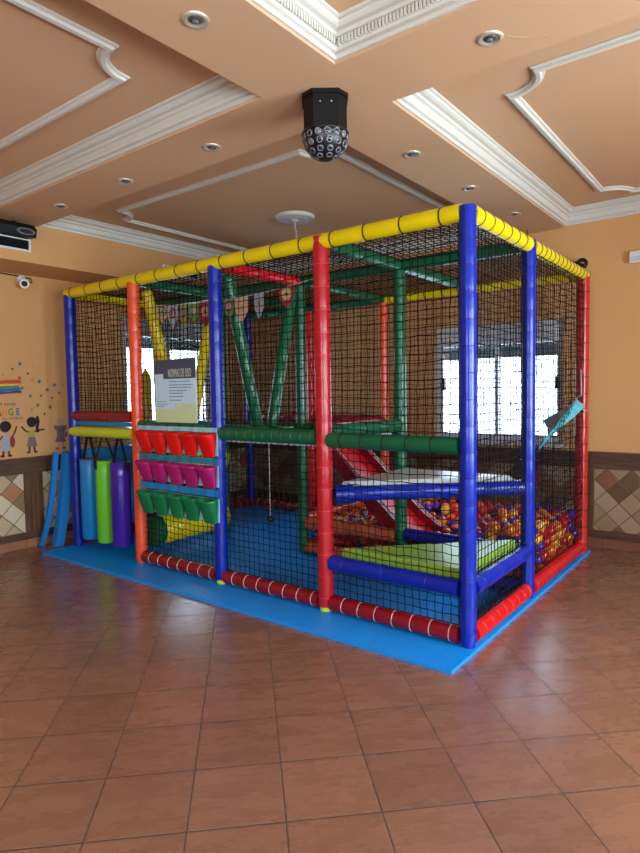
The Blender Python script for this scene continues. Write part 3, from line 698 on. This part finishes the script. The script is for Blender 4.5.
# ------------------------------------------------------------------ ceiling things
SP = [(-.505, -1.455, 'round chrome ceiling spotlight at the top left, nearest the camera'), (.361, -.591, 'round chrome ceiling spotlight right of the disco light with a wire beside it'),
      (-1.384, -.565, 'first chrome ceiling spotlight to the left of the disco light'), (-2.275, -.55, 'second chrome ceiling spotlight to the left of the disco light'),
      (-3.136, -.542, 'chrome ceiling spotlight farthest left, near the black effect light'), (-.504, .307, 'chrome ceiling spotlight just right of the disco light, on the beam towards the back wall'),
      (-.485, 1.152, 'middle chrome spotlight on the beam above the corner post'), (-.467, 2.025, 'farthest chrome ceiling spotlight, above the yellow side rail')]
for x, y, l in SP:
    T = thing('recessed_spotlight', l, 'spotlight', (x, y, ZC), 'recessed ceiling spotlights')
    mb = MB(); mb.lathe([(.030, 0), (.036, -.006), (.046, -.009), (.054, -.005), (.055, 0)], 28, (x, y, ZC)); mb.build('trim_ring', 'chrome', T)
    mb = MB(); mb.lathe([(.002, -.012), (.012, -.013), (.014, -.008), (.030, -.002), (.031, .0)], 24, (x, y, ZC)); bulb = mb.build('bulb', 'lens', T, label='unlit glass bulb')
    mb = MB(); mb.lathe([(.014, -.0085), (.016, -.0095), (.024, -.0065), (.026, -.003)], 24, (x, y, ZC)); mb.build('reflector', 'lamp', bulb, label='dark reflector')
mb = MB(); mb.path([(.37+.055, -.56, ZC-.002), (.45, -.53, ZC-.002), (.50, -.49, ZC-.002), (.56, -.46, ZC-.002)], .002); tag(mb.build('loose_wire', 'd_tan'), 'thin loose wire stuck to the ceiling beside a spotlight', 'wire')

DX, DY = -.50, -.61
DL = thing('disco_light', 'black disco light with a lens covered dome hanging under the ceiling beam', 'disco light', (DX, DY, ZC-.3))
mb = MB(); Rz = Matrix.Rotation(math.radians(38), 3, 'Z')
oc = [Rz @ V(p) for p in ((-.098, -.05, 0), (-.055, -.098, 0), (.055, -.098, 0), (.098, -.05, 0), (.098, .05, 0), (.055, .098, 0), (-.055, .098, 0), (-.098, .05, 0))]
C0 = V((DX, DY, 0)); oc = [p*1.1 for p in oc]; mb.loft([[C0+p+V((0, 0, z)) for p in oc] for z in (ZC-.175, ZC-.012)], 0, False); mb.loft([[C0+p*1.07+V((0, 0, z)) for p in oc] for z in (ZC-.02, ZC)], 0, False)
HOUS = mb.build('housing', 'mblack', DL)
mb = MB(); mb.lathe([(.117*math.sin(t*PI/20), -.119*math.cos(t*PI/20)) for t in range(0, 11)][1:]+[(.121, .0), (.121, .012), (.1, .016)], 32, (DX, DY, ZC-.185)); DOME = mb.build('dome', 'black', DL)
for row, (el, n) in enumerate(((8, 15), (27, 13), (47, 10), (66, 6))):
    for i in range(n):
        t = 2*PI*(i+.5*(row % 2))/n; e = math.radians(el); d = V((math.cos(t)*math.cos(e), math.sin(t)*math.cos(e), -math.sin(e)))
        mb = MB(); mb.lathe([(.0165, -.004), (.0165, .002), (.0125, .003), (.012, .001)], 16, C0+V((0, 0, ZC-.185))+d*.117, 0, d); mb.lathe([(.0125, .0), (.009, .0025), (.002, .0035)], 16, C0+V((0, 0, ZC-.185))+d*.117, 1, d)
        mb.build('lens', ['lens', 'lensd' if (i*7+row) % 4 else 'lens'], DOME)
mb = MB()
for a in (-.025, .03):
    p = C0+Rz @ V((a, -.1083, 0))+V((0, 0, ZC-.06)); mb.lathe([(.001, .0), (.004, .0), (.004, .002), (.001, .003)], 10, p, 0, Rz @ V((0, -1, 0)))
mb.build('screw', 'chrome', HOUS)

RO = thing('ceiling_rose', 'white plaster ceiling rose with an empty lamp hook above the play frame', 'ceiling rose', (-2.26, 1.27, ZT))
mb = MB(); mb.lathe([(.02, -.05), (.035, -.048), (.045, -.03), (.085, -.028), (.10, -.04), (.115, -.028), (.15, -.026), (.165, -.03), (.18, -.018), (.185, 0)], 40, (-2.26, 1.27, ZT)); mb.build('plaster_disc', 'white', RO)
mb = MB(); mb.path([(-2.26, 1.27, ZT-.05), (-2.26, 1.27, ZT-.11), (-2.245, 1.27, ZT-.15), (-2.26, 1.275, ZT-.20)], .006); mb.build('hook_wire', 'tie', RO)

# effect light on the bulkhead
ex, ey, ez = -3.74, -.62, 2.855
EL = thing('effect_light', 'black effect light with a round lens mounted above the air vent', 'effect light', (ex, ey, ez))
mb = MB(); mb.prism([(ex-.10, ey-.2, ez-.03), (ex+.05, ey-.2, ez-.045), (ex+.07, ey-.2, ez+.02), (ex+.02, ey-.2, ez+.065), (ex-.10, ey-.2, ez+.07)], (0, .36, 0)); mb.build('housing', 'mblack', EL)
mb = MB(); mb.box((ex-.105, ey+.02, ez+.04), (ex-.06, ey+.05, ZC)); mb.box((ex-.12, ey-.15, ez+.06), (ex-.05, ey-.12, ZC)); mb.build('bracket', 'black', EL)
mb = MB()
pr = [V((ex+.062, ey+.06+.075*math.cos(t*PI/12), ez-.012+.028*math.sin(t*PI/12))) for t in range(24)]; mb.loft([pr, [p+V((.022, 0, 0)) for p in pr]], 0, False); mb.build('lens_ring', 'lens', EL, label='grey oval lens ring')
pr = [V((ex+.07, ey+.06+.058*math.cos(t*PI/12), ez-.012+.018*math.sin(t*PI/12))) for t in range(24)]; mb = MB(); mb.loft([pr, [p+V((.018, 0, 0)) for p in pr]], 0, False); mb.build('lens', 'lensd', EL)
def vent(y0, y1, z0, z1, label):
    T = thing('air_vent', label, 'air vent', (XF, (y0+y1)/2, z0)); f = .018
    mb = MB()
    for a, b, c, d in ((y0-f, y0, z0-f, z1+f), (y1, y1+f, z0-f, z1+f), (y0, y1, z0-f, z0), (y0, y1, z1, z1+f)): mb.box((XF, a, c), (XF+.014, b, d))
    mb.build('frame', 'wplast', T, label='white frame')
    mb = MB(); mb.box((XF+.001, y0, z0), (XF+.003, y1, z1)); n = max(3, int((z1-z0)/.016))
    for k in range(n): z = z0+(z1-z0)*(k+.3)/n; mb.prism([(XF+.003, y0, z+.008), (XF+.012, y0, z), (XF+.012, y0, z+.002), (XF+.003, y0, z+.010)], (0, y1-y0, 0))
    mb.build('louvre', 'mblack', T, label='dark louvres')
vent(-1.15, -.45, 2.735, 2.815, 'long black air vent in the bulkhead below the effect light'); vent(1.0, 1.45, 2.75, 2.82, 'air vent in the bulkhead just above the yellow rail')

# cctv camera on the left wall
CC = thing('security_camera', 'small white bullet security camera on the left wall below the bulkhead', 'camera', (XL, -.25, 2.53))
mb = MB(); mb.lathe([(.045, 0), (.045, .012), (.02, .016), (.016, .06)], 20, (XL, -.24, 2.58), 0, (1, .1, -.3)); mb.build('bracket', 'wplast', CC)
ax = V((1, -.5, -.2)).normalized(); c0 = V((XL+.05, -.235, 2.54)); mb = MB(); mb.lathe([(.03, 0), (.042, .01), (.045, .10), (.040, .105)], 24, c0, 0, ax); mb.build('body', 'wplast', CC)
mb = MB(); mb.lathe([(.026, .100), (.026, .108), (.002, .110)], 20, c0, 0, ax); mb.build('lens', 'black', CC, label='black lens')
mb = MB(); mb.path([(XL+.012, -.24, 2.56), (XL+.012, -.19, 2.575), (XL+.012, -.14, 2.565), (XL+.012, -.15, 2.60), (XL+.012, -.30, 2.612), (XL+.012, -.5, 2.618), (XL+.012, -.9, 2.62)], .007); mb.build('cable', 'wire', CC, label='dark cable')

# back wall bits
WBX = thing('wall_box', 'white plastic box mounted high on the back wall at the right', 'wall box', (.42, YB, 2.6))
mb = MB(); mb.box((.30, YB-.05, 2.545), (.60, YB, 2.64)); mb.build('case', 'wplast', WBX); mb = MB()
for k in range(4): mb.box((.305, YB-.052, 2.56+k*.01), (.595, YB-.05, 2.563+k*.01))
mb.build('grille', 'd_lg', WBX)
DM = thing('dome_camera', 'small black dome camera on the back wall above the red corner post', 'camera', (-.095, YB, 2.585))
mb = MB(); mb.lathe([(.05, 0), (.05, .02), (.02, .024), (.015, .05)], 20, (-.1, YB, 2.6), 0, (0, -1, 0)); mb.build('mount', 'black', DM)
mb = MB(); mb.lathe([(.002, -.055), (.03, -.047), (.05, -.02), (.055, .0), (.05, .012), (.03, .016)], 20, (-.1, YB-.06, 2.6)); mb.build('dome', 'black', DM)
mb = MB(); mb.path([(-.55, 2.60, ZC), (-.545, 2.60, ZC-.05), (-.52, 2.60, ZC-.10), (-.53, 2.61, ZC-.15)], .005); tag(mb.build('wire_hook', 'wire'), 'short dark wire hanging from the ceiling by the back wall', 'wire')
OU = thing('wall_socket', 'small grey white wall socket on the dado behind the leaning foam strips', 'socket', (XL+.02, -.03, .4))
mb = MB(); mb.box((XL, -.075, .36), (XL+.024, .005, .445)); mb.build('plate', 'wplast', OU)
mb = MB()
for a in (-.055, -.025): mb.lathe([(.001, 0), (.010, 0), (.010, .002), (.001, .002)], 12, (XL+.024, a+.005, .40), 0, (1, 0, 0))
mb.build('socket_hole', 'd_gy', OU)

# ------------------------------------------------------------------ wall stickers (left wall, y across, z up)
def poly(mb, pts, mi=0, lift=0): mb.prism([(XL+.001+lift, y, z) for y, z in pts], (.0012, 0, 0), mi)
def ell(mb, cy, cz, ry, rz, mi=0, lift=0, n=18): poly(mb, [(cy+ry*math.cos(2*PI*i/n), cz+rz*math.sin(2*PI*i/n)) for i in range(n)], mi, lift)
def limb(mb, pts, w, mi=0, lift=0):
    for (a, b), (c, d) in zip(pts, pts[1:]):
        l = math.hypot(c-a, d-b); nx, ny = -(d-b)/l*w/2, (c-a)/l*w/2; poly(mb, [(a+nx, b+ny), (a-nx, b-ny), (c-nx, d-ny), (c+nx, d+ny)], mi, lift)
mb = MB()
for k, (z0, z1) in enumerate(((1.592, 1.628), (1.575, 1.592), (1.552, 1.575), (1.522, 1.552), (1.500, 1.522))):
    e = -.285-.012*((k*3) % 4)
    top_, bot = [], []
    for i in range(16):
        y = -1.15+(e+1.15)*i/15; sgn = -.055*((y+.285)/.5)**2 if y < -.285 else 0
        top_.append((y, z1+sgn+.004*math.sin(i*2+k)*(i > 12))); bot.append((y, z0+sgn))
    poly(mb, top_+bot[::-1], k)
tag(mb.build('rainbow_sticker', ['d_red', 'd_ye', 'd_gr', 'd_bl', 'd_pu']), 'brush stroke rainbow sticker on the left wall', 'wall sticker')
RW = (PI/2, 0, PI/2)
def wtext(body, y, z, size, m, label, sx=1, align='RIGHT'):
    o = text('lettering_sticker', body, size, (XL+.002, y, z), RW, m, None, sx, .0006, align); tag(o, label, 'wall lettering')
wtext('small hands', -.345, 1.385, .042, 'd_dk', 'small dark handwritten line of lettering above the big coloured word')
T = thing('lettering_sticker', 'large multicoloured word CHANGE on the left wall', 'wall lettering', (XL, -.5, 1.3))
for i, (ch, m) in enumerate(zip('CHANGE', ('d_red', 'd_or', 'd_rd', 'd_or', 'd_gr', 'd_bl'))):
    text('letter', ch, .094, (XL+.002, -.312-.057*(5-i), 1.291), RW, m, T, .72, .0006, 'RIGHT', .003)
wtext('the WORLD', -.28, 1.248, .034, 'd_br', 'small brown lettering below the big coloured word')
# children
def shoes(mb, y, z, mi, w=.028):
    for s in (-1, 1): ell(mb, y+s*w+.008*s, z+.012, .02, .011, mi, .0004)
mb = MB()
limb(mb, [(-.40, 1.08), (-.37, 1.12), (-.344, 1.185)], .016, 4, .0002); ell(mb, -.392, 1.04, .024, .055, 3, .0004)
for s in (-1, 1): limb(mb, [(-.455+s*.024, .97), (-.455+s*.028, .905)], .022, 4)
poly(mb, [(-.485, 1.11), (-.425, 1.11), (-.41, .955), (-.50, .955)], 1, .0002); ell(mb, -.455, 1.178, .046, .048, 2, .0002); ell(mb, -.45, 1.19, .054, .050, 0, .0006)
limb(mb, [(-.48, 1.10), (-.52, 1.05)], .016, 4, .0004); shoes(mb, -.455, .897, 0)
tag(mb.build('child_sticker', ['d_dk', 'd_lg', 'd_sk', 'd_rd', 'd_br']), 'sticker of a dark haired child in pale dungarees with a red shield', 'wall sticker')
mb = MB()
for s, e in ((-1, (-.301, 1.18)), (1, (-.073, 1.141))): limb(mb, [(-.205+s*.02, 1.12), ((-.205+e[0])/2+s*.012, 1.135), e], .017, 2, .0002)
for s in (-1, 1): limb(mb, [(-.207+s*.022, .99), (-.207+s*.028, .925)], .02, 2)
poly(mb, [(-.232, 1.14), (-.178, 1.14), (-.172, 1.065), (-.238, 1.065)], 1, .0004); poly(mb, [(-.238, 1.07), (-.172, 1.07), (-.152, .98), (-.257, .98)], 3, .0006)
ell(mb, -.20, 1.212, .046, .048, 2, .0004); ell(mb, -.199, 1.222, .050, .046, 0, .0008)
for k in range(7): ell(mb, -.142+.006*math.sin(k), 1.258-.022*k, .017, .015, 0, .0009+.00005*k)
shoes(mb, -.207, .912, 4)
tag(mb.build('child_sticker', ['d_dk', 'd_ol', 'd_sk', 'd_gy', 'd_br']), 'sticker of a child with a plait and arms spread, in a grey skirt', 'wall sticker')
mb = MB()
ell(mb, .092, 1.205, .042, .046, 1); poly(mb, [(.04, 1.165), (.146, 1.165), (.13, 1.08), (.145, 1.0), (.03, 1.0), (.055, 1.08)], 0, .0002)
for s in (-1, 1): ell(mb, .092+s*.05, 1.15, .02, .024, 0, .0004); limb(mb, [(.088+s*.026, 1.0), (.086+s*.03, .945)], .022, 1, .0002); ell(mb, .086+s*.036, .938, .022, .011, 0, .0004)
ell(mb, .15, 1.075, .014, .03, 0, .0004)
tag(mb.build('child_sticker', ['d_mau', 'd_tan']), 'faded mauve sticker of a child beside the blue post', 'wall sticker')
def hand(y, z, m, ang):
    mb = MB(); ell(mb, y, z, .011, .012)
    for k in range(5):
        t = ang+(k-2)*.42; limb(mb, [(y+.008*math.sin(t), z+.008*math.cos(t)), (y+.026*math.sin(t), z+.026*math.cos(t))], .006, 0, .0003)
    return mb.build('handprint_sticker', m)
for (y, z), m, a in zip([(-.293, 1.773), (-.305, 1.638), (-.168, 1.62), (-.111, 1.605), (.046, 1.569), (-.036, 1.524), (-.201, 1.463), (-.134, 1.373), (-.004, 1.35), (-.194, 1.331), (-.285, 1.545)],
                        ('d_bl', 'd_red', 'd_or', 'd_bl', 'd_bl', 'd_mau', 'd_gr', 'd_gr', 'd_mau', 'd_ol', 'd_gr'), (.6, .7, -.4, .5, .2, .9, 0, .3, -.3, .4, 1)):
    nm = dict(d_bl='blue', d_red='red', d_or='orange', d_mau='mauve', d_gr='green', d_ol='olive')[m]
    tag(hand(y, z, m, a), 'small '+nm+' handprint sticker scattered on the left wall by the rainbow', 'wall sticker', nm+' handprint stickers')
for i, ((y, z), m) in enumerate(zip([(-.362, 1.729), (-.451, 1.676), (-.216, 1.688), (-.105, 1.746), (-.162, 1.751), (-.043, 1.678), (.142, 1.582), (.095, 1.497), (.018, 1.449), (-.094, 1.472), (.08, 1.4), (-.066, 1.291), (-.255, 1.371), (-.228, 1.551), (-.025, 1.62)],
                                    ('d_br', 'd_gr', 'd_br', 'd_or', 'd_or', 'd_or', 'd_red', 'd_br', 'd_br', 'd_br', 'd_or', 'd_br', 'd_or', 'd_or', 'd_or'))):
    nm = dict(d_br='brown', d_gr='green', d_or='orange', d_red='red')[m]
    mb = MB(); ell(mb, y, z, .011 if m == 'd_br' else .008, .011 if m == 'd_br' else .008, 0, 0, 8)
    tag(mb.build('dot_sticker', m), 'tiny '+nm+' dot sticker scattered on the left wall by the rainbow', 'wall sticker', nm+' dot stickers')

add_nets()

# ------------------------------------------------------------------ light, world, camera
w = bpy.data.worlds.new('daylight'); SC.world = w; w.use_nodes = True
bg = w.node_tree.nodes['Background']; bg.inputs['Color'].default_value = (.74, .885, 1.0, 1); bg.inputs['Strength'].default_value = 21.0
cam = bpy.data.cameras.new('camera'); co = bpy.data.objects.new('camera', cam); COL.objects.link(co); SC.camera = co
R3 = [[0.7939383922446211, 0.023195070913155678, -0.6075556089818936], [0.607791013058202, -0.056364341019343234, 0.7920941519208052], [-0.0158717915091712, -0.9981407965546689, -0.05884756993708861]]
m4 = Matrix(((R3[0][0], -R3[0][1], -R3[0][2], CAM.x), (R3[1][0], -R3[1][1], -R3[1][2], CAM.y), (R3[2][0], -R3[2][1], -R3[2][2], CAM.z), (0, 0, 0, 1)))
co.matrix_world = m4
cam.sensor_fit = 'VERTICAL'; cam.sensor_height = 24; cam.lens = 600.97/853*24; cam.clip_start = .05
SC.view_settings.view_transform = 'Standard'; SC.view_settings.look = 'None'; SC.view_settings.gamma = 1; SC.view_settings.use_curve_mapping = False
SC.view_settings.exposure = 0.25
SC.cycles.use_denoising = True; SC.cycles.max_bounces = 8; SC.cycles.diffuse_bounces = 5; SC.cycles.transparent_max_bounces = 12
